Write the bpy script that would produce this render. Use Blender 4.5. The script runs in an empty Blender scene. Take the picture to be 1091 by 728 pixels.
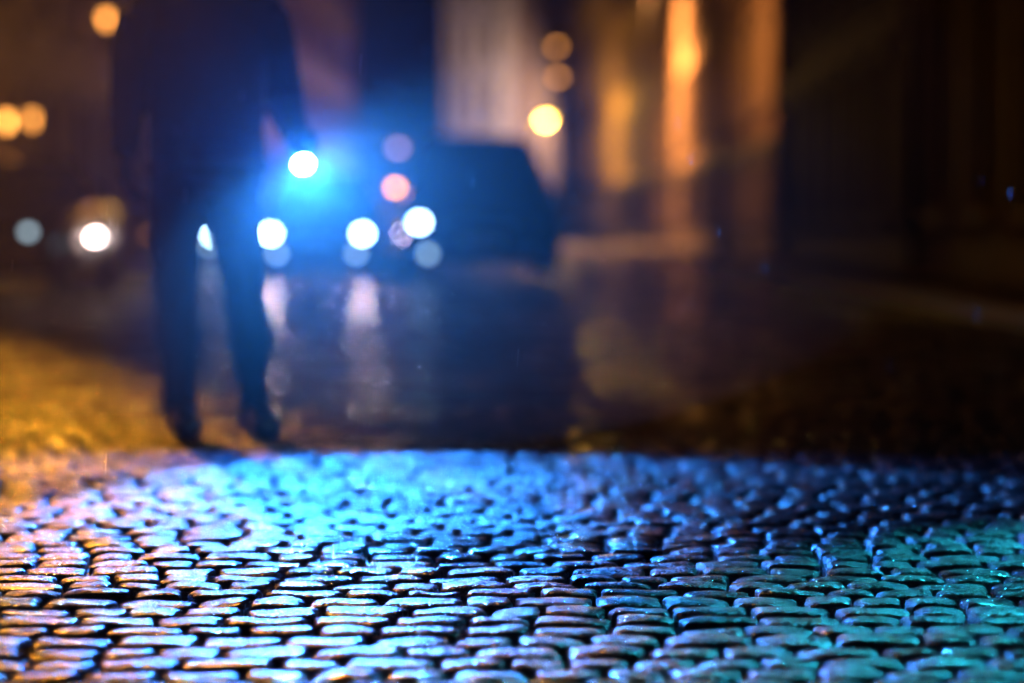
import bpy, math, random
import numpy as np
from mathutils import Vector, Matrix, noise
random.seed(7); rng=np.random.default_rng(7)
S=bpy.context.scene
F=2576.0; HZ=243.0; CH=0.70
def PX(px,Y): return (px-545)/F*Y
def PZ(py,Y): return CH+(HZ-py)/F*Y
def SX(off,Y): return off+.0128*Y
# ---------------- helpers
def link(o,parent=None):
    S.collection.objects.link(o)
    if parent is not None: o.parent=parent
    return o
def empty(name,loc=(0,0,0),rz=0):
    o=bpy.data.objects.new(name,None); o.location=loc; o.rotation_euler=(0,0,rz); o.empty_display_size=.2
    return link(o)
def mat(name):
    m=bpy.data.materials.new(name); m.use_nodes=True
    nt=m.node_tree; return m,nt,nt.nodes['Principled BSDF']
def simple(name,col,rough=.5,metal=0,noise_amt=.25,scale=8,bump=.0,spec=.5,coat=0):
    m,nt,b=mat(name); N=nt.nodes;L=nt.links
    tc=N.new('ShaderNodeTexCoord'); n=N.new('ShaderNodeTexNoise'); n.inputs['Scale'].default_value=scale; n.inputs['Detail'].default_value=3
    L.new(tc.outputs['Object'],n.inputs['Vector'])
    r=N.new('ShaderNodeValToRGB'); a=1-noise_amt; c=1+noise_amt
    r.color_ramp.elements[0].position=.3; r.color_ramp.elements[1].position=.7
    r.color_ramp.elements[0].color=(col[0]*a,col[1]*a,col[2]*a,1); r.color_ramp.elements[1].color=(col[0]*c,col[1]*c,col[2]*c,1)
    L.new(n.outputs['Fac'],r.inputs['Fac']); L.new(r.outputs['Color'],b.inputs['Base Color'])
    b.inputs['Roughness'].default_value=rough; b.inputs['Metallic'].default_value=metal
    b.inputs['Specular IOR Level'].default_value=spec; b.inputs['Coat Weight'].default_value=coat
    if bump:
        bp=N.new('ShaderNodeBump'); bp.inputs['Strength'].default_value=bump; bp.inputs['Distance'].default_value=.02
        L.new(n.outputs['Fac'],bp.inputs['Height']); L.new(bp.outputs['Normal'],b.inputs['Normal'])
    return m
def emis(name,col,st):
    m,nt,b=mat(name); b.inputs['Base Color'].default_value=(.6,.6,.6,1)
    b.inputs['Emission Color'].default_value=(*col,1); b.inputs['Emission Strength'].default_value=st
    return m
class MB:
    def __init__(s): s.v=[];s.f=[];s.m=[]
    def poly(s,pts,mi=0):
        k=len(s.v); s.v+= [tuple(p) for p in pts]; s.f.append(tuple(range(k,k+len(pts)))); s.m.append(mi)
    def box(s,a,b,mi=0):
        x0,y0,z0=a;x1,y1,z1=b;k=len(s.v)
        s.v+=[(x0,y0,z0),(x1,y0,z0),(x1,y1,z0),(x0,y1,z0),(x0,y0,z1),(x1,y0,z1),(x1,y1,z1),(x0,y1,z1)]
        for q in ((0,3,2,1),(4,5,6,7),(0,1,5,4),(1,2,6,5),(2,3,7,6),(3,0,4,7)):
            s.f.append(tuple(k+i for i in q)); s.m.append(mi)
    def tube(s,pts,rad,n=12,mi=0,ell=None,cap=True):
        pts=[Vector(p) for p in pts]; rings=[]
        prev=None
        for i,p in enumerate(pts):
            d=(pts[min(i+1,len(pts)-1)]-pts[max(i-1,0)]).normalized()
            if ell: ax,ay=Vector((1,0,0)),Vector((0,1,0)); rx,ry=ell[i]
            else:
                if prev is None: ref=Vector((0,0,1)) if abs(d.z)<.9 else Vector((1,0,0)); ax=d.cross(ref).normalized()
                else: ax=(prev-d*prev.dot(d)).normalized()
                prev=ax; ay=d.cross(ax); rx=ry=rad[i]
            k=len(s.v); rings.append(k)
            for j in range(n):
                t=2*math.pi*j/n; s.v.append(tuple(p+ax*math.cos(t)*rx+ay*math.sin(t)*ry))
        for a,b in zip(rings,rings[1:]):
            for j in range(n):
                s.f.append((a+j,a+(j+1)%n,b+(j+1)%n,b+j)); s.m.append(mi)
        if cap:
            s.f.append(tuple(rings[0]+j for j in range(n))[::-1]); s.m.append(mi)
            s.f.append(tuple(rings[-1]+j for j in range(n))); s.m.append(mi)
    def ball(s,c,r,n=12,mi=0):
        if not hasattr(r,'__len__'): r=(r,r,r)
        k=len(s.v); m=n//2+1
        for i in range(m+1):
            ph=math.pi*(i/m) ; ph=min(max(ph,.02),math.pi-.02)
            for j in range(n):
                t=2*math.pi*j/n
                s.v.append((c[0]+r[0]*math.sin(ph)*math.cos(t),c[1]+r[1]*math.sin(ph)*math.sin(t),c[2]+r[2]*math.cos(ph)))
        for i in range(m):
            for j in range(n):
                s.f.append((k+i*n+j,k+(i+1)*n+j,k+(i+1)*n+(j+1)%n,k+i*n+(j+1)%n)); s.m.append(mi)
        s.f.append(tuple(k+j for j in range(n))); s.m.append(mi)
        s.f.append(tuple(k+m*n+j for j in range(n))[::-1]); s.m.append(mi)
    def obj(s,name,mats,parent=None,smooth=False):
        me=bpy.data.meshes.new(name); me.from_pydata(s.v,[],s.f); me.validate()
        for m in mats: me.materials.append(m)
        if len(me.polygons)==len(s.m): me.polygons.foreach_set('material_index',s.m)
        if smooth: me.polygons.foreach_set('use_smooth',[True]*len(me.polygons))
        me.update(); return link(bpy.data.objects.new(name,me),parent)

# ---------------- materials
def stone_mat():
    m,nt,b=mat('wet_cobble'); N=nt.nodes;L=nt.links
    g=N.new('ShaderNodeNewGeometry')
    at=N.new('ShaderNodeAttribute'); at.attribute_name='tint'
    n1=N.new('ShaderNodeTexNoise'); n1.inputs['Scale'].default_value=36; n1.inputs['Detail'].default_value=4; n1.inputs['Roughness'].default_value=.78
    n2=N.new('ShaderNodeTexNoise'); n2.inputs['Scale'].default_value=230; n2.inputs['Detail'].default_value=1
    n3=N.new('ShaderNodeTexNoise'); n3.inputs['Scale'].default_value=1.6; n3.inputs['Detail'].default_value=1
    for n in (n1,n2,n3): L.new(g.outputs['Position'],n.inputs['Vector'])
    mx=N.new('ShaderNodeMath'); mx.operation='MULTIPLY'; L.new(at.outputs['Fac'],mx.inputs[0]); L.new(n1.outputs['Fac'],mx.inputs[1])
    r=N.new('ShaderNodeValToRGB'); r.color_ramp.elements[0].color=(.010,.010,.012,1); r.color_ramp.elements[1].color=(.065,.063,.062,1)
    r.color_ramp.elements[0].position=.1; r.color_ramp.elements[1].position=.65
    L.new(mx.outputs[0],r.inputs['Fac']); L.new(r.outputs['Color'],b.inputs['Base Color'])
    mr=N.new('ShaderNodeMapRange'); mr.inputs['From Min'].default_value=.38; mr.inputs['From Max'].default_value=.62
    mr.inputs['To Min'].default_value=.08; mr.inputs['To Max'].default_value=.31
    a=N.new('ShaderNodeMath'); a.operation='ADD'; L.new(n1.outputs['Fac'],a.inputs[0]); L.new(n3.outputs['Fac'],a.inputs[1])
    h=N.new('ShaderNodeMath'); h.operation='MULTIPLY'; h.inputs[1].default_value=.5; L.new(a.outputs[0],h.inputs[0])
    L.new(h.outputs[0],mr.inputs['Value']); L.new(mr.outputs[0],b.inputs['Roughness'])
    sp=N.new('ShaderNodeMapRange'); sp.inputs['From Min'].default_value=.45; sp.inputs['From Max'].default_value=1.3; sp.inputs['To Min'].default_value=.35; sp.inputs['To Max'].default_value=1.0
    L.new(at.outputs['Fac'],sp.inputs['Value']); L.new(sp.outputs[0],b.inputs['Specular IOR Level'])
    bh=N.new('ShaderNodeMath'); bh.operation='MULTIPLY_ADD'; bh.inputs[1].default_value=.30
    L.new(n2.outputs['Fac'],bh.inputs[0]); L.new(n1.outputs['Fac'],bh.inputs[2])
    bp=N.new('ShaderNodeBump'); bp.inputs['Strength'].default_value=1.0; bp.inputs['Distance'].default_value=.011
    L.new(bh.outputs[0],bp.inputs['Height']); L.new(bp.outputs['Normal'],b.inputs['Normal'])
    return m
M_st=stone_mat()
M_bed=simple('joint_dirt',(.025,.023,.02),.45,scale=40,bump=.6)
M_pave=simple('pavement_slab',(.12,.11,.10),.4,scale=6,bump=.3)
M_kerb=simple('kerb_granite',(.2,.19,.18),.4,scale=30,bump=.3)
M_or=simple('ochre_plaster',(.42,.27,.15),.8,scale=2,bump=.2,noise_amt=.3)
M_or2=simple('tan_plaster',(.38,.26,.17),.8,scale=2,bump=.2,noise_amt=.3)
M_pale=simple('pale_plaster',(.5,.45,.42),.8,scale=2,bump=.2)
M_dkst=simple('dark_stone',(.06,.045,.038),.6,scale=3,bump=.4,noise_amt=.4)
M_base=simple('brown_stone_base',(.10,.07,.055),.6,scale=3,bump=.4,noise_amt=.4)
M_trim=simple('stone_trim',(.33,.25,.18),.7,scale=5)
M_dktrim=simple('dark_trim',(.13,.10,.08),.6,scale=5)
M_roof=simple('slate_roof',(.05,.05,.055),.5,scale=12)
M_glass=simple('window_glass',(.02,.022,.026),.12,scale=1,spec=.6)
M_frame=simple('window_frame',(.12,.09,.07),.5)
M_metal=simple('lamp_iron',(.02,.02,.022),.4,metal=.6)
M_rub=simple('rubber',(.02,.02,.02),.7)
M_chrome=simple('chrome',(.6,.6,.62),.12,metal=1,noise_amt=.05)

# ---------------- ground
g=MB(); g.poly([(-900,-300,-.04),(900,-300,-.04),(900,1500,-.04),(-900,1500,-.04)]); g.obj('ground',[M_bed])
KR,KL=3.4,-6.95
r=MB(); r.poly([(KL,-6,-.032),(KR,-6,-.032),(SX(KR,260),260,-.032),(SX(KL,260),260,-.032)]); r.obj('road',[M_bed])
def cobbles():
    stones=[]; y=-1.0; row=0
    while y<95:
        lod=0 if (y>2.8 and y<9) else (1 if y<18 and y>0 else 2)
        big=1.0 if y<30 else (1.2 if y<50 else 1.7)
        d=(.110+rng.uniform(-.012,.012))*big
        x=KL+.0128*y+rng.uniform(0,.15)
        xe=KR+.0128*y
        while x<xe-.05:
            w=rng.uniform(.092,.158)*big
            w=min(w,xe-x)
            if w>.05: stones.append((x+w/2,y+d/2+.008*math.sin(x*1.3+row*.15)+rng.normal(0,.003),w,d,lod))
            x+=w
        y+=d; row+=1
    st=np.array(stones)
    V=[];Fc=[];T=[];base=0
    for lod,n in ((0,12),(1,6),(2,4)):
        s=st[st[:,4]==lod]; k=len(s)
        if n==12: u=np.array([-1,-.985,-.94,-.83,-.55,-.2,.2,.55,.83,.94,.985,1.])
        elif n==6: u=np.array([-1,-.95,-.6,.6,.95,1.])
        else: u=np.array([-1,-.88,.88,1.])
        U,W=np.meshgrid(u,u,indexing='ij'); U=U.ravel();W=W.ravel()
        kx=rng.uniform(.05,.18,(k,1)); ky=rng.uniform(.05,.18,(k,1))
        gap=rng.uniform(.009,.019,(k,1))
        px=U[None]*(1-kx*W[None]**4)*(s[:,2:3]/2-gap/2)
        py=W[None]*(1-ky*U[None]**4)*(s[:,3:4]/2-gap/2-.003)
        px=px*(1+rng.uniform(-.09,.09,(k,1))*W[None]); py=py*(1+rng.uniform(-.08,.08,(k,1))*U[None])
        ph=rng.uniform(0,6.28,(k,4)); 
        px=px+.003*np.sin(W[None]*4+ph[:,0:1])*abs(U[None])+.002*np.sin(W[None]*9+ph[:,1:2])*abs(U[None])
        py=py+.0022*np.sin(U[None]*4+ph[:,2:3])*abs(W[None])+.0012*np.sin(U[None]*9+ph[:,3:4])*abs(W[None])
        ang=rng.normal(0,.03,(k,1)); qx=px*np.cos(ang)-py*np.sin(ang); qy=px*np.sin(ang)+py*np.cos(ang)
        X=qx+s[:,0:1]; Y=qy+s[:,1:2]
        r=np.maximum(abs(U),abs(W)); 
        edge=np.where(r>=.999,1,0)
        bev=np.where(r>.98,1.,np.where(r>.93,.40,np.where(r>.8,.06,0)))
        if n==4: bev=np.where(r>.8,.4,0)
        if n==6: bev=np.where(r>.9,.6,0)
        Z=-(.0028*U**2*rng.uniform(.2,1.5,(k,1))+.0078*np.abs(W)**2.2*rng.uniform(.6,1.3,(k,1))) -.0062*bev[None]*rng.uniform(.6,1.3,(k,1))-.028*edge[None]
        Z=Z+rng.normal(0,.0014,(k,1))+px*rng.normal(0,.018,(k,1))+py*rng.normal(0,.030,(k,1))
        if lod<2:
            nz=0
            for i in range(14):
                f=rng.uniform(30,140); a=rng.uniform(0,6.28); nz=nz+np.sin(f*(X*math.cos(a)+Y*math.sin(a))+rng.uniform(0,6.28))*(.028/f)
            Z=Z+nz*(1-edge[None])
        Z+= .006*np.sin(X*.9+1)*np.sin(Y*.7)
        V.append(np.stack([X,Y,Z],-1).reshape(-1,3))
        i,j=np.meshgrid(np.arange(n-1),np.arange(n-1),indexing='ij'); q=(i*n+j).ravel()
        quad=np.stack([q,q+n,q+n+1,q+1],-1)
        Fc.append((quad[None]+(np.arange(k)*n*n)[:,None,None]+base).reshape(-1,4)); base+=k*n*n
        T.append(np.repeat(rng.uniform(.45,1.3,k),n*n))
    V=np.concatenate(V);Fc=np.concatenate(Fc);T=np.concatenate(T)
    me=bpy.data.meshes.new('cobblestones'); me.vertices.add(len(V)); me.vertices.foreach_set('co',V.ravel().astype(np.float32))
    me.loops.add(Fc.size); me.loops.foreach_set('vertex_index',Fc.ravel().astype(np.int32))
    me.polygons.add(len(Fc)); me.polygons.foreach_set('loop_start',(np.arange(len(Fc))*4).astype(np.int32)); me.polygons.foreach_set('loop_total',np.full(len(Fc),4,np.int32))
    me.update(calc_edges=True); me.polygons.foreach_set('use_smooth',np.ones(len(Fc),bool))
    at=me.attributes.new('tint','FLOAT','POINT'); at.data.foreach_set('value',T.astype(np.float32))
    me.materials.append(M_st); link(bpy.data.objects.new('cobblestones',me)); print('stones',len(st),len(Fc))
cobbles()
def strip(name,x0,x1,z0,z1,m,y0=-6,y1=260,seg=60):
    b=MB()
    for i in range(seg):
        a=y0+(y1-y0)*i/seg; c=y0+(y1-y0)*(i+1)/seg-.01
        k=len(b.v)
        b.box((0,a,z0),(1,c,z1)); 
        for t in range(k,k+8):
            v=b.v[t]; xx=(x0 if v[0]==0 else x1); b.v[t]=(SX(xx,v[1]),v[1],v[2])
    return b.obj(name,[m])
strip('kerb',KR,KR+.16,-.04,.12,M_kerb,seg=220); strip('kerb',KL-.16,KL,-.04,.12,M_kerb,seg=220)
strip('pavement',KR+.16,5.0,-.04,.116,M_pave,seg=200); strip('pavement',-8.6,KL-.16,-.04,.116,M_pave,seg=200)

# ---------------- buildings
def building(name,p0,p1,depth,H,gh,floors,bayw,mu,ml,mt,side,win_w=1.1,glow_panes=()):
    p0=Vector((*p0,0));p1=Vector((*p1,0)); d=(p1-p0); Lh=d.length; d.normalize(); n=Vector((d.y,-d.x,0))*side
    root=empty(name,p0)
    nb=max(1,int(round(Lh/bayw))); bw=Lh/nb; fh=(H-gh)/floors
    def T(u,w,z): q=d*u+n*w; return (q.x,q.y,z)
    class B(MB):
        def qb(s,u0,u1,w0,w1,z0,z1,mi=0):
            k=len(s.v); s.box((u0,w0,z0),(u1,w1,z1),mi)
            for t in range(k,k+8): s.v[t]=T(*s.v[t])
        def qp(s,pts,mi=0): s.poly([T(*p) for p in pts],mi)
    W=B();G=B();R=B();Fm=B()
    us=[0];
    for i in range(nb): c=(i+.5)*bw; us+=[c-win_w/2,c+win_w/2]
    us.append(Lh)
    rows=[(.9 if gh>2.4 else .7,gh-.45,True)]
    for f in range(floors): z=gh+f*fh; rows.append((z+.85,z+fh-.5,False))
    zs=[0]
    for a,b_,_ in rows: zs+=[a,b_]
    zs.append(H)
    for i in range(len(us)-1):
        for j in range(len(zs)-1):
            z0,z1=zs[j],zs[j+1]; u0,u1=us[i],us[i+1]
            win=(i%2==1 and j%2==1)
            if not win:
                if z0<gh<z1:
                    W.qp([(u0,0,z0),(u1,0,z0),(u1,0,gh),(u0,0,gh)],1); W.qp([(u0,0,gh),(u1,0,gh),(u1,0,z1),(u0,0,z1)],0)
                else: W.qp([(u0,0,z0),(u1,0,z0),(u1,0,z1),(u0,0,z1)],1 if z1<=gh+.01 else 0)
            else:
                mi=1 if j==1 else 0; dp=.22
                W.qp([(u0,0,z0),(u0,dp,z0),(u0,dp,z1),(u0,0,z1)],mi);W.qp([(u1,0,z0),(u1,dp,z0),(u1,dp,z1),(u1,0,z1)],mi)
                W.qp([(u0,0,z0),(u1,0,z0),(u1,dp,z0),(u0,dp,z0)],mi);W.qp([(u0,0,z1),(u1,0,z1),(u1,dp,z1),(u0,dp,z1)],mi)
                door=(j==1 and (i//2)%3==1)
                G.qp([(u0,dp-.02,z0),(u1,dp-.02,z0),(u1,dp-.02,z1),(u0,dp-.02,z1)],1 if (i//2,j//2) in glow_panes else (2 if door else 0))
                t=.07; a=dp-.08;b_=dp-.03
                Fm.qb(u0+.003,u0+t,a,b_,z0,z1);Fm.qb(u1-t,u1-.003,a,b_,z0,z1);Fm.qb(u0+t,u1-t,a,b_,z1-t,z1);Fm.qb(u0+t,u1-t,a,b_,z0,z0+t)
                c=(u0+u1)/2; Fm.qb(c-.03,c+.03,a+.01,b_,z0+t,z1-t); zc=z0+(z1-z0)*.62; Fm.qb(u0+t,c-.03,a+.01,b_,zc-.03,zc+.03);Fm.qb(c+.03,u1-t,a+.01,b_,zc-.03,zc+.03)
                ti=mi
                R.qb(u0-.16,u0-.003,-.06,.02,z0,z1,ti);R.qb(u1+.003,u1+.16,-.06,.02,z0,z1,ti)
                R.qb(u0-.22,u1+.22,-.16,.02,z0-.14,z0-.003,ti);R.qb(u0-.22,u1+.22,-.14,.02,z1+.003,z1+.2,ti)
    R.qb(-.05,Lh+.05,-.14,.03,gh-.16,gh+.08,1);R.qb(-.05,Lh+.05,-.3,.03,H-.35,H-.1);R.qb(-.05,Lh+.05,-.42,.03,H-.097,H+.08)
    R.qb(0,Lh,-.05,.02,.12,.55,1)
    for i in range(nb+1):
        u=min(max(i*bw,.18),Lh-.18); R.qb(u-.15,u+.15,-.09,.02,.56,gh-.163,1)
        R.qb(u-.12,u+.12,-.045,.02,gh+.083,H-.353)
    W.qp([(0,0,0),(0,depth,0),(0,depth,H),(0,0,H)]);W.qp([(Lh,0,0),(Lh,depth,0),(Lh,depth,H),(Lh,0,H)]);W.qp([(0,depth,0),(Lh,depth,0),(Lh,depth,H),(0,depth,H)])
    W.obj('walls',[mu,ml],root); G.obj('windows',[M_glass,M_paneglow,M_frame],root); Fm.obj('window_frames',[M_frame],root)
    R.obj('trim',[mt,M_dktrim if mt is not M_pale else M_pale],root)
    Q=B(); hr=2.6
    Q.qp([(-.1,-.4,H+.085),(Lh+.1,-.4,H+.085),(Lh+.1,depth/2,H+hr),(-.1,depth/2,H+hr)]);Q.qp([(-.1,depth+.3,H+.085),(Lh+.1,depth+.3,H+.085),(Lh+.1,depth/2,H+hr),(-.1,depth/2,H+hr)])
    Q.qp([(0,-.3,H+.08),(0,depth,H+.08),(0,depth/2,H+hr)]);Q.qp([(Lh,-.3,H+.08),(Lh,depth,H+.08),(Lh,depth/2,H+hr)])
    Q.qb(Lh*.3,Lh*.3+1.2,depth*.4,depth*.4+.8,H+1,H+hr+1.1)
    Q.obj('roof',[M_roof],root)
    D=B(); D.tube([T(.42,-.12,.12),T(.42,-.12,H-.4)],[.06,.06],10); D.obj('drainpipe',[M_metal],root,True)
    return root
M_paneglow=emis('added_pane_glow',(1,.38,.09),.8)  # glow added to a few panes to warm the house fronts
bx=5.0
def rp(Y,off=bx): return (SX(off,Y),Y)
building('stone_building',rp(14),rp(31.5),12,11,4.2,2,2.9,M_dkst,M_dkst,M_dktrim,1)
building('stone_building',rp(31.52),rp(50),12,12,3.6,3,2.6,M_dkst,M_dkst,M_dktrim,1)
building('town_house',rp(50.02),rp(66),12,12.5,2.6,3,3.1,M_or,M_base,M_trim,1,1.2,glow_panes={(1,1)})
building('town_house',rp(66.02),rp(92),12,13.5,2.8,3,3.4,M_or2,M_base,M_trim,1,1.2,glow_panes={(2,1),(5,1)})
building('town_house',rp(92.02),(PX(602,140),140),12,13,2.8,3,3.4,M_or,M_base,M_trim,1,glow_panes={(3,1),(9,2)})
building('corner_house',(PX(606,150),150),(PX(536,163),163),12,17,3,4,2.6,M_or2,M_base,M_trim,1)
building('pale_house',(PX(534,160),160),(PX(473,166),166),14,19,3,4,2.4,M_pale,M_pale,M_pale,1)
building('terrace_house',rp(10,-8.6),rp(34,-8.6),10,11,3.4,2,3.0,M_dkst,M_dkst,M_dktrim,-1)
building('terrace_house',rp(34.02,-8.6),rp(62,-8.6),10,12,3.4,3,3.0,M_base,M_dkst,M_dktrim,-1)
building('terrace_house',rp(62.02,-8.6),rp(110,-8.6),10,12,3.4,3,3.2,M_base,M_dkst,M_dktrim,-1)
building('terrace_house',rp(110.02,-8.6),(PX(330,190),190),10,13,3.4,3,3.4,M_dkst,M_dkst,M_dktrim,-1)
building('end_house',(PX(472,200),200),(PX(300,200),200),10,9,3.4,2,3.0,M_dkst,M_dkst,M_dktrim,1)

# ---------------- lamps
def light(kind,name,loc,col,e,size=.1,target=None,spot=None,blend=.5,parent=None):
    l=bpy.data.lights.new(name,kind); l.color=col; l.energy=e; l.shadow_soft_size=size
    if spot: l.spot_size=math.radians(spot); l.spot_blend=blend
    o=bpy.data.objects.new(name,l); o.location=loc
    if target is not None: o.rotation_euler=(Vector(target)-Vector(loc)).to_track_quat('-Z','Y').to_euler()
    return link(o,parent)
def street_lamp(x,y,h,arm,col,e,st=25,spot=None,target=None,size=.1,emr=.13,blend=.6,axis=None):
    root=empty('street_lamp',(x,y,.11))
    b=MB(); b.tube([(0,0,0),(0,0,.05),(0,0,.5),(0,0,.55),(0,0,1.1),(0,0,h-.3),(0,0,h-.25)],[.16,.16,.12,.09,.07,.045,.04],14)
    n=8; pts=[(arm*t/n,0,h-.25+.35*math.sin(t/n*math.pi/2)) for t in range(n+1)]
    b.tube(pts,[.035]*(n+1),8); b.obj('pole',[M_metal],root,True)
    c=MB(); zt=h+.1; c.tube([(arm,0,zt+.12),(arm,0,zt+.08),(arm,0,zt-.02),(arm,0,zt-.06)],[.05,.14,.24,.25],16); c.obj('shade',[M_metal],root,True)
    gl=MB(); gl.ball((arm,0,zt-.13),(emr,emr,emr*.8),12); gl.obj('globe',[emis('lamp_glow',col,st)],root,True)
    lp=Vector((arm,0,zt-.13-emr-.05))
    if e<=0: return root
    if axis: light('SPOT','lamp_light',lp,col,e,size,lp+Vector(axis),spot,blend,root)
    elif spot: light('SPOT','lamp_light',lp,col,e,size,(target[0]-x,target[1]-y,target[2]-.11),spot,blend,root)
    else: light('POINT','lamp_light',lp,col,e,size,parent=root)
    return root
OR=(1,.36,.06)
FO=(1,.39,.10)
street_lamp(SX(3.75,51),51,7.2,-2.2,FO,2100,spot=130,target=(SX(5.2,60),60,3.5),blend=1)
street_lamp(SX(3.75,86),86,9.6,-2.2,FO,24000,spot=145,target=(SX(5.2,86),86,4.0),blend=1)  # added lamp, head kept out of view, to light the far fronts
street_lamp(PX(573,112),112,PZ(127,112)-.1,.35,(1,.5,.06),2200,st=45,emr=.2)
street_lamp(PX(600,124),124,PZ(82,124)-.1,-.3,OR,0,st=5,emr=.22)
street_lamp(PX(598,132),132,PZ(50,132)-.1,-.3,OR,0,st=5,emr=.22)
street_lamp(PX(415,90),90,PZ(157,90)-.1,.3,(1,.55,.5),0,st=3.0,emr=.17)
street_lamp(PX(522,150),150,PZ(120,150),-.4,(1,.66,.5),8500,st=.8,emr=.15,spot=150,target=(PX(500,163),163,4),blend=1)
# sodium lamp over the left kerb
street_lamp(-6.72,19,7.0,1.75,(1,.36,.025),7500,spot=161,axis=(-.85,-.45,-.2),st=6,blend=.12)
street_lamp(-6.75,12.5,4.3,3.6,(1,.37,.025),1500,spot=30,target=(-2.62,6.0,0),st=6,blend=.8)  # nearer lamp added to bring orange onto the near cobbles
root=empty('floodlight',(SX(3.75,11.5),11.5,.11))
b=MB(); b.tube([(0,0,0),(0,0,.1),(0,0,.12),(0,0,3.3)],[.12,.12,.04,.035],12); b.obj('pole',[M_metal],root,True)
b=MB(); b.box((-.2,-.02,3.2),(.2,.1,3.45)); b.box((-.24,-.06,3.44),(.24,.12,3.47)); b.obj('housing',[M_metal],root)
b=MB(); b.box((-.17,-.03,3.22),(.17,-.023,3.42)); b.obj('lens',[emis('teal_lens',(.05,.7,.9),.3)],root)
light('SPOT','flood_light',(0,-.08,3.3),(.02,.58,.84),2500,.04,(.92-SX(3.75,11.5),3.95-11.5,-.11),15,1.0,root)
def wall_lantern(px,py,off=-8.6,st=10,col=OR,e=25,r=.13):
    Y=off/((px-578)/F); x=SX(off,Y); z=PZ(py,Y)
    root=empty('wall_lantern',(x,Y,z)); b=MB(); b.tube([(0,0,.32),(.15,0,.34),(.3,0,.3),(.34,0,.2)],[.02]*4,8); b.tube([(.34,0,.2),(.34,0,.14),(.34,0,.1)],[.03,r,r*1.1],10); b.box((-.02,-.06,.2),(.02,.06,.42)); b.obj('bracket',[M_metal],root)
    b=MB(); b.tube([(.34,0,.1),(.34,0,-.08),(.34,0,-.12)],[r*.9,r*.65,.03],10); b.obj('glass',[emis('lantern_glow',col,st)],root)
    if e: light('POINT','lantern_light',(.5,-.1,-.05),col,e,.05,parent=root)
wall_lantern(-16,130,st=4,r=.08); wall_lantern(13,128,st=5,r=.08,e=0); wall_lantern(42,177,st=1.8,e=0,r=.10); wall_lantern(48,208,st=1.6,e=0,r=.10); wall_lantern(10,205,st=.8,e=0,r=.1); wall_lantern(96,22,st=7,e=0,r=.10)

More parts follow.
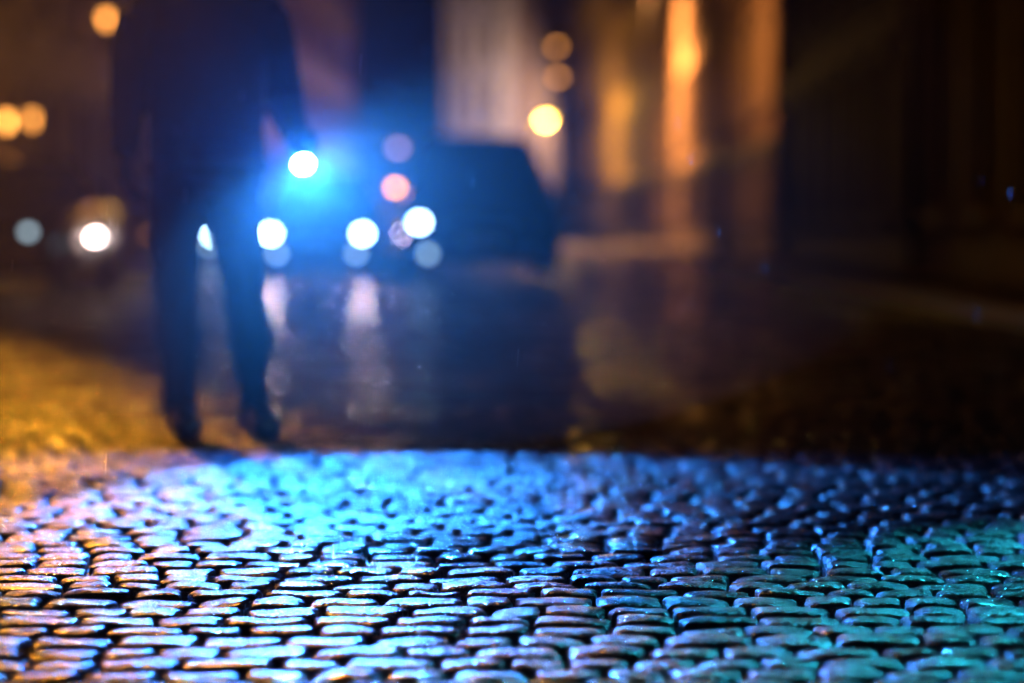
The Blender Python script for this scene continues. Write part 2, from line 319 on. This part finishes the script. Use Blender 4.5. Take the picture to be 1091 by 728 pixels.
# ---------------- vehicles
def paint(name,c): return simple(name,c,.25,metal=.3,noise_amt=.06,scale=3,coat=.6)
def car(name,loc,rz,col,kind='car',hl=(0,0),fog_glint=(0,0),hz=.64,ind=0,hcol=(.50,.82,1.0),hr=.085,hcol2=None,beam=0):
    root=empty(name,loc,rz)
    if kind=='car':
        st=[(-2.2,.68,.32,.58,.64,.60,0),(-2.08,.84,.22,.68,.77,.74,0),(-1.25,.89,.2,.86,.94,.80,0),(-.8,.9,.2,.92,.99,.78,1),(-.1,.9,.2,.95,1.40,.60,2),(.6,.9,.2,.96,1.46,.61,2),(1.25,.9,.2,.97,1.38,.60,1),(1.85,.88,.22,.95,1.02,.72,0),(2.2,.78,.32,.86,.93,.66,0)]
        ax=(-1.35,1.35); wr=.33
    else:
        st=[(-2.5,.86,.34,.70,.78,.76,0),(-2.38,1.02,.24,.95,1.03,.92,0),(-1.75,1.05,.22,1.12,1.20,.93,1),(-1.0,1.05,.22,1.16,1.86,.74,2),(-.2,1.05,.22,1.17,1.95,.75,2),(1.2,1.05,.22,1.17,1.96,.75,2),(2.2,1.05,.22,1.16,1.92,.73,1),(2.42,1.0,.3,1.1,1.12,.84,0)]
        ax=(-1.6,1.55); wr=.36
    secs=[]
    for (y,w,zb,bl,tp,wt,c) in st:
        half=[(w*.88,zb),(w,zb+.13),(w,(zb+bl)/2+.06),(w*.975,bl),(wt,tp-.055),(wt*.86,tp),(wt*.4,tp+.02)]
        ring=[(x,y,z) for x,z in half]+[(0,y,tp+.025)]+[(-x,y,z) for x,z in half[::-1]]
        secs.append(ring)
    b=MB(); n=len(secs[0])
    for s in secs: b.v+=s
    for i in range(len(secs)-1):
        ca,cb=st[i][6],st[i+1][6]
        for j in range(n-1):
            mi=0
            if j in (3,n-5) and ca>0 and cb>0: mi=1
            if 4<=j<=n-6 and ((ca==1 and cb==2)or(ca==2 and cb==1)): mi=1
            if 4<=j<=n-6 and ca==1 and cb==0 and i>4: mi=1
            b.f.append((i*n+j,i*n+j+1,(i+1)*n+j+1,(i+1)*n+j)); b.m.append(mi)
        b.f.append((i*n+n-1,i*n,(i+1)*n,(i+1)*n+n-1)); b.m.append(2)
    b.f.append(tuple(range(n))); b.m.append(0); b.f.append(tuple((len(secs)-1)*n+k for k in range(n))[::-1]); b.m.append(0)
    P=paint('car_paint',col)
    o=b.obj('body',[P,M_glass,M_rub],root,True)
    bv=o.modifiers.new('b','BEVEL'); bv.width=.03; bv.segments=2; bv.limit_method='ANGLE'; bv.angle_limit=math.radians(25)
    w=st[2][1]; yf=st[0][0]; zf=st[0][2]; hw=st[0][1]
    for k,(sx,yy) in enumerate([(-1,ax[0]),(1,ax[0]),(-1,ax[1]),(1,ax[1])]):
        t=MB(); 
        t.tube([(sx*(w-.20),yy,wr),(sx*(w-.18),yy,wr),(sx*(w-.02),yy,wr),(sx*(w+.005),yy,wr)],[wr-.04,wr,wr,wr-.03],24,0)
        t.tube([(sx*(w-.01),yy,wr),(sx*(w+.012),yy,wr)],[wr*.62,wr*.6],20,1)
        for q in range(5):
            a=q*2*math.pi/5; t.tube([(sx*(w+.014),yy,wr),(sx*(w+.018),yy+math.cos(a)*wr*.55,wr+math.sin(a)*wr*.55)],[.03,.025],6,1)
        t.obj('wheel_%d'%(k+1),[M_rub,M_chrome],root)
        t=MB(); pts=[(sx*(w-.0),yy+math.cos(a)*(wr+.06),wr+math.sin(a)*(wr+.06)) for a in np.linspace(-.1,math.pi+.1,14)]
        t.tube(pts,[.03]*14,6); t.obj('wheel_arch_%d'%(k+1),[M_rub],root)
    t=MB(); t.box((-hw*.5,yf-.02,hz-.10),(hw*.5,yf+.02,hz-.01)); 
    t.box((-hw*.8,yf-.03,zf+.02),(hw*.8,yf+.02,zf+.12)); t.obj('grille',[M_rub],root)
    t=MB(); t.box((-.26,yf-.045,zf+.13),(.26,yf-.03,zf+.24)); t.obj('number_plate',[simple('plate',(.16,.16,.15),.6)],root)
    for s_,on in zip((-1,1),hl):
        t=MB(); t.ball((s_*hw*.93,yf+.0,hz),(hr*1.2,.08,hr),14)
        cc=hcol2 if (hcol2 and s_<0) else hcol
        t.obj('headlight_%d'%(1 if s_<0 else 2),[emis('headlight',cc,on) if on else M_glass],root,True)
        if beam and on: light('SPOT','headlight_beam',(s_*hw*.93,yf-.12,hz),(1,.62,.5),beam,.05,(s_*hw*.93,yf-12,hz-1.6),60,1,root)
    for s_,on in zip((-1,1),fog_glint):
        t=MB(); t.ball((s_*hw*.8,yf-.01,zf+.03),(.06,.04,.05),12)
        t.obj('fog_lamp_%d'%(1 if s_<0 else 2),[emis('fog_glint',hcol,on) if on else M_glass],root,True)
    ym=st[3][0]+.1; zm=st[3][3]+.1
    for s_ in (-1,1):
        t=MB(); t.tube([(s_*(w-.06),ym,zm-.08),(s_*(w+.08),ym,zm-.02)],[.025,.025],8); t.ball((s_*(w+.15),ym,zm+.04),(.11,.06,.09),12)
        if ind and s_<0: t.ball((s_*(w+.05),ym-.055,zm-.02),(.06,.02,.045),10,1)
        t.obj('wing_mirror_%d'%(1 if s_<0 else 2),[P,emis('indicator',(1,.32,.0),ind)],root,True)
    yr=st[-1][0]
    for s_ in (-1,1):
        t=MB(); t.box((s_*hw*.8-.12,yr-.03,.7),(s_*hw*.8+.12,yr+.015,.84)); t.obj('tail_light_%d'%(1 if s_<0 else 2),[simple('tail_lens',(.3,.01,.01),.2)],root)
    return root
def cpos(px,Yf,half=2.2,dx=0): return (PX(px,Yf)+dx,Yf+half,0)
car('van',cpos(502,31,2.5),math.radians(3),(.012,.016,.03),'van',hl=(34,0),fog_glint=(3,0),hz=.77,ind=18,hr=.062)
car('car',cpos(337,33.3),0,(.03,.04,.06),'car',hl=(42,42),fog_glint=(3,3),hz=.62,hr=.06,beam=50)  # glowing fog lamps stand in for reflections on the wet ground
car('car',cpos(193,47.8),0,(.05,.05,.06),'car',hl=(.7,34),fog_glint=(0,4),hz=.56,hr=.07,hcol2=(1,.35,.06))
car('parked_car',cpos(30,24,2.2,-.63),0,(.015,.015,.018),'car',hl=(0,2.2),fog_glint=(0,0),hz=.66,hcol=(.6,.85,1),hr=.04)
car('parked_car',cpos(76,100),0,(.02,.02,.025),'car',hl=(12,6),hz=.62,hcol=(.6,.85,1),hr=.10)

# ---------------- person
PXo,PYo=-.984,8.1
M_jac=simple('dark_jacket',(.008,.008,.010),.85,scale=60,bump=.15,spec=.2)
M_tro=simple('dark_trousers',(.009,.009,.012),.85,scale=60,bump=.15,spec=.2)
M_skin=simple('skin',(.42,.26,.19),.5,noise_amt=.08,scale=12)
M_glove=simple('dark_glove',(.02,.018,.018),.6,scale=60)
M_hair=simple('dark_hair',(.02,.014,.01),.6,scale=90,bump=.5)
M_shoe=simple('black_leather',(.012,.012,.013),.45)
person=empty('man',(PXo,PYo,0))
def remesh(mb,name,mats,vox,sm=4,wr=0,fn=None):
    o=mb.obj(name,[],person); 
    m=o.modifiers.new('r','REMESH'); m.mode='VOXEL'; m.voxel_size=vox
    s=o.modifiers.new('s','SMOOTH'); s.iterations=sm; s.factor=.5
    bpy.context.view_layer.update(); dg=bpy.context.evaluated_depsgraph_get()
    me=bpy.data.meshes.new_from_object(o.evaluated_get(dg)); o.modifiers.clear(); o.data=me
    for mm in mats: 
        me.materials.append(mm)
    if wr:
        nor=[v.normal.copy() for v in me.vertices]
        for v,nn in zip(me.vertices,nor):
            c=v.co; z=c.z
            k=.6+1.2*math.exp(-((z-.36)/.09)**2)+.7*math.exp(-((z-.86)/.1)**2)
            q=noise.noise(Vector((c.x*9+2,c.y*9,c.z*26)))+.5*noise.noise(Vector((c.x*25,c.y*25,c.z*50+5)))
            v.co=c+nn*q*wr*k
    if fn:
        for p in me.polygons: p.material_index=fn(p.center)
    for p in me.polygons: p.use_smooth=True
    me.update(); return o
B=MB(); cx=-.038
prof=[(.79,.140,.10),(.85,.186,.122),(.93,.196,.130),(1.02,.192,.130),(1.12,.194,.13),(1.22,.205,.135),(1.32,.215,.137),(1.40,.21,.125),(1.455,.16,.1),(1.49,.09,.075),(1.53,.062,.065),(1.57,.058,.06)]
B.tube([(cx,0.01,z) for z,_,_ in prof],None,24,ell=[(a,b) for _,a,b in prof])
B.tube([(cx-.10,.01,1.42),(cx-.17,.01,1.425),(-.262,.005,1.395)],[.07,.075,.076],16)
B.tube([(cx+.10,.01,1.42),(cx+.17,.01,1.425),(.172,.01,1.395)],[.07,.075,.076],16)
B.tube([(-.262,.0,1.41),(-.285,.01,1.30),(-.305,.03,1.14),(-.306,.01,1.04),(-.304,-.02,.955),(-.303,-.024,.935)],[.075,.072,.060,.056,.046,.042],16)
B.tube([(.168,.0,1.41),(.190,.05,1.29),(.212,.115,1.14),(.235,.03,1.075),(.265,-.075,1.013),(.269,-.095,1.0)],[.075,.073,.066,.060,.047,.042],16)
B.tube([(-.130,.0,.90),(-.136,-.005,.80),(-.140,-.015,.65),(-.138,-.03,.50),(-.140,-.01,.40),(-.141,.01,.33),(-.135,.02,.28),(-.135,.02,.20),(-.133,.02,.12),(-.133,.02,.06)],[.096,.097,.088,.076,.074,.082,.068,.055,.056,.054],18)
B.tube([(.044,.0,.90),(.050,-.005,.80),(.068,-.015,.65),(.088,-.03,.50),(.098,-.01,.40),(.104,.01,.33),(.108,.02,.28),(.114,.02,.20),(.118,.02,.12),(.120,.02,.06)],[.096,.094,.085,.073,.072,.080,.066,.053,.054,.053],18)
def bm(c):
    if c.z<.885 and not (abs(c.x+.30)<.05 ): return 1
    return 0
remesh(B,'body',[M_jac,M_tro],.011,3,.006,bm)
H_=MB(); H_.tube([(cx,.01,.885),(cx,.01,.90),(cx,.01,.925)],None,32,ell=[(.198,.135),(.205,.141),(.200,.137)]); H_.obj('jacket_hem',[M_jac],person,True)
H_=MB(); H_.tube([(cx,.01,1.47),(cx,.005,1.51),(cx,.0,1.545)],None,24,ell=[(.088,.082),(.076,.08),(.078,.084)]); H_.obj('jacket_collar',[M_jac],person,True)
def shoe(x,y,yaw,name):
    m=MB(); R=Matrix.Rotation(yaw,4,'Z')
    sec=[(.09,.030,.045),(.07,.042,.06),(.02,.044,.075),(-.04,.042,.062),(-.10,.050,.045),(-.15,.052,.038),(-.19,.042,.032),(-.215,.02,.02)]
    k=len(m.v); n=16
    for (yy,w,h) in sec:
        for j in range(n):
            t=2*math.pi*j/n; c_,s_=math.cos(t),math.sin(t)
            zz=h+ (h if s_>0 else h-.004)*math.copysign(abs(s_)**.7,s_)
            v=R@Vector((w*math.copysign(abs(c_)**.8,c_),yy,max(zz,.003))); m.v.append((v.x+x,v.y+y,v.z))
    for i in range(len(sec)-1):
        for j in range(n): m.f.append((k+i*n+j,k+i*n+(j+1)%n,k+(i+1)*n+(j+1)%n,k+(i+1)*n+j)); m.m.append(0)
    m.f.append(tuple(range(k,k+n))); m.m.append(0); m.f.append(tuple(range(k+(len(sec)-1)*n,k+len(sec)*n))[::-1]); m.m.append(0)
    v=R@Vector((0,.03,0)); m.tube([(x+v.x,y+v.y,.08),(x+v.x,y+v.y,.15)],[.05,.056],14)
    remesh(m,name,[M_shoe],.008,3)
shoe(-.133,.02,.30,'shoe_1'); shoe(.120,.02,.36,'shoe_2')
def chain(m,pts,r): m.tube(pts,r,10); m.ball(pts[-1],r[-1],8); m.ball(pts[0],r[0],8)
h=MB()
w0=Vector((-.303,-.024,.945))
h.tube([w0,(-.303,-.028,.915),(-.304,-.032,.885),(-.302,-.034,.855)],None,14,ell=[(.026,.030),(.022,.036),(.021,.042),(.018,.041)])
for i,(dy,L) in enumerate([(-.032,.070),(-.011,.080),(.010,.074),(.030,.058)]):
    a=Vector((-.302,-.034+dy,.862)); c=.012+.004*i
    chain(h,[a,a+Vector((.004,0,-L*.42)),a+Vector((.010+c,0,-L*.75)),a+Vector((.022+c*1.6,.002,-L*.98))],[.0098,.0092,.0085,.0075])
chain(h,[(-.297,-.055,.915),(-.285,-.078,.892),(-.277,-.084,.868),(-.272,-.082,.850)],[.014,.012,.0105,.009])
remesh(h,'right_hand',[M_glove],.004,3)
ax=Vector((.21,-.82,-.53)).normalized(); Lw=Vector((PX(323,7.86)-PXo,7.86-PYo,PZ(175,7.86)))
ux=ax.cross(Vector((0,0,1))).normalized(); uy=ux.cross(ax).normalized()
Hc=Lw-ax*.115
h=MB()
sd=1 if ux.x>0 else -1
def A(t,ang,r=.030): return Hc+ax*t+(ux*sd*math.cos(ang)+uy*math.sin(ang))*r
wr=Vector((.269,-.095,1.0))
h.tube([wr,(wr+A(-.03,.25,.034))/2+ux*sd*.006,A(-.035,.2,.036),A(.0,.15,.036),A(.025,.1,.034)],[.031,.033,.036,.034,.026],14)
for i,t in enumerate([.032,.011,-.010,-.030]):
    angs=[.1,-.7,-1.5,-2.3,-3.1,-3.7] if i<3 else [.1,-.7,-1.5,-2.3,-3.0,-3.4]
    chain(h,[A(t,a,.031 if k else .034) for k,a in enumerate(angs)],[.0105,.010,.0098,.0092,.0088,.008])
chain(h,[A(-.03,.6,.036),A(.0,1.0,.034),A(.025,1.4,.032),A(.045,1.65,.031)],[.015,.0125,.011,.0095])
remesh(h,'left_hand',[M_glove],.004,3)
fl=empty('flashlight',(PXo,PYo,0))
t=MB(); q=lambda d:Lw+ax*d
t.tube([q(-.20),q(-.195),q(-.07),q(-.055),q(-.035),q(-.002),q(0.002)],[.016,.0205,.0205,.024,.033,.036,.034],28); t.obj('barrel',[simple('anodised_metal',(.03,.03,.032),.35,metal=.8)],fl,True)
t=MB(); t.tube([q(.0025),q(.004)],[.030,.029],28); t.obj('lens',[emis('torch_lens',(.40,.75,1.0),220)],fl)
bl=(.028,.25,1.0)
light('SPOT','torch_light',Lw+ax*.02,bl,950,.02,Lw+Vector((.36,-.79,-.50))*2,77,.12,fl)
light('SPOT','halo_fill',Lw+Vector((0,-.04,0)),(.01,.16,1.0),180,.02,Lw+Vector((.1,-2,.1)),172,.3,fl)  # wide lamp added at the lens to fill out the blue halo
# head
hd=MB(); hx=cx
hd.ball((hx,.015,1.70),(.076,.095,.10),20); hd.ball((hx,-.015,1.645),(.062,.075,.075),18); hd.ball((hx,-.04,1.60),(.04,.045,.03),14)
hd.tube([(hx,.02,1.50),(hx,.015,1.56),(hx,.01,1.62)],[.055,.054,.056],16)
hd.tube([(hx,-.078,1.70),(hx,-.098,1.665),(hx,-.100,1.652)],[.008,.013,.014],10)
hd.ball((hx,-.086,1.612),(.024,.009,.006),10); hd.ball((hx,-.086,1.603),(.021,.009,.006),10); hd.ball((hx,-.075,1.722),(.05,.012,.008),10)
for s_ in (-1,1): hd.ball((hx+s_*.078,.015,1.665),(.010,.020,.032),10)
remesh(hd,'head',[M_skin],.0055,3)
for s_ in (-1,1):
    e=MB(); e.ball((hx+s_*.031,-.077,1.69),.0125,14); e.ball((hx+s_*.031,-.0865,1.69),(.006,.004,.006),10,1); e.obj('eye_%d'%(1 if s_<0 else 2),[simple('eye_white',(.7,.7,.68),.2),M_hair],person,True)
ha=MB(); ha.ball((hx,.03,1.725),(.084,.098,.096),20); ha.tube([(hx,.075,1.60),(hx,.06,1.66),(hx,.04,1.72)],[.05,.065,.075],14); o=remesh(ha,'hair',[M_hair],.006,1,.0)
for v in o.data.vertices: v.co+= v.normal*.004*noise.noise(v.co*60)

# ---------------- drizzle
dr=MB()
for i in range(80):
    y=rng.uniform(4,8); x=rng.uniform(-.3,.3)*y; z=rng.uniform(.02,1.6); L=rng.uniform(.02,.045); r_=.0003
    dr.tube([(x,y,z),(x+.002,y,z+L)],[r_,r_],5)
m,nt,bb=mat('rain_water'); bb.inputs['Base Color'].default_value=(.4,.4,.4,1); bb.inputs['Roughness'].default_value=.4
dr.obj('drizzle',[m])

# ---------------- halo: scatter ball added round the torch in place of lens glare
mi=MB(); mi.ball((-.45,7.3,.95),(1.9,1.5,.93),36)
m=bpy.data.materials.new('halo_scatter'); m.use_nodes=True; nt=m.node_tree; nt.nodes.clear()
out=nt.nodes.new('ShaderNodeOutputMaterial'); vs=nt.nodes.new('ShaderNodeVolumeScatter'); vs.inputs['Density'].default_value=.010; vs.inputs['Anisotropy'].default_value=.72
nt.links.new(vs.outputs[0],out.inputs['Volume']); mi.obj('torch_halo',[m],None,True)

# ---------------- world
w=bpy.data.worlds.new('World'); S.world=w; w.use_nodes=True; nt=w.node_tree
sky=nt.nodes.new('ShaderNodeTexSky'); sky.sky_type='NISHITA'; sky.sun_disc=False; sky.sun_elevation=math.radians(-4); sky.sun_rotation=math.radians(150)
bg=nt.nodes['Background']; mxn=nt.nodes.new('ShaderNodeMix'); mxn.data_type='RGBA'; mxn.blend_type='MIX'; mxn.inputs[0].default_value=.5
mxn.inputs[7].default_value=(.055,.05,.12,1)
nt.links.new(sky.outputs[0],mxn.inputs[6]); nt.links.new(mxn.outputs[2],bg.inputs['Color']); bg.inputs['Strength'].default_value=.09

cam=bpy.data.cameras.new('Camera'); cam.lens=85; cam.sensor_width=36; cam.clip_end=3000; cam.clip_start=.05
co=bpy.data.objects.new('Camera',cam); co.location=(0,0,CH); co.rotation_euler=(math.radians(90)-math.atan(121/F),0,0); link(co)
cam.dof.use_dof=True; cam.dof.focus_distance=4.75; cam.dof.aperture_fstop=1.4
S.camera=co
S.view_settings.view_transform='Standard'; S.view_settings.look='None'; S.view_settings.exposure=0
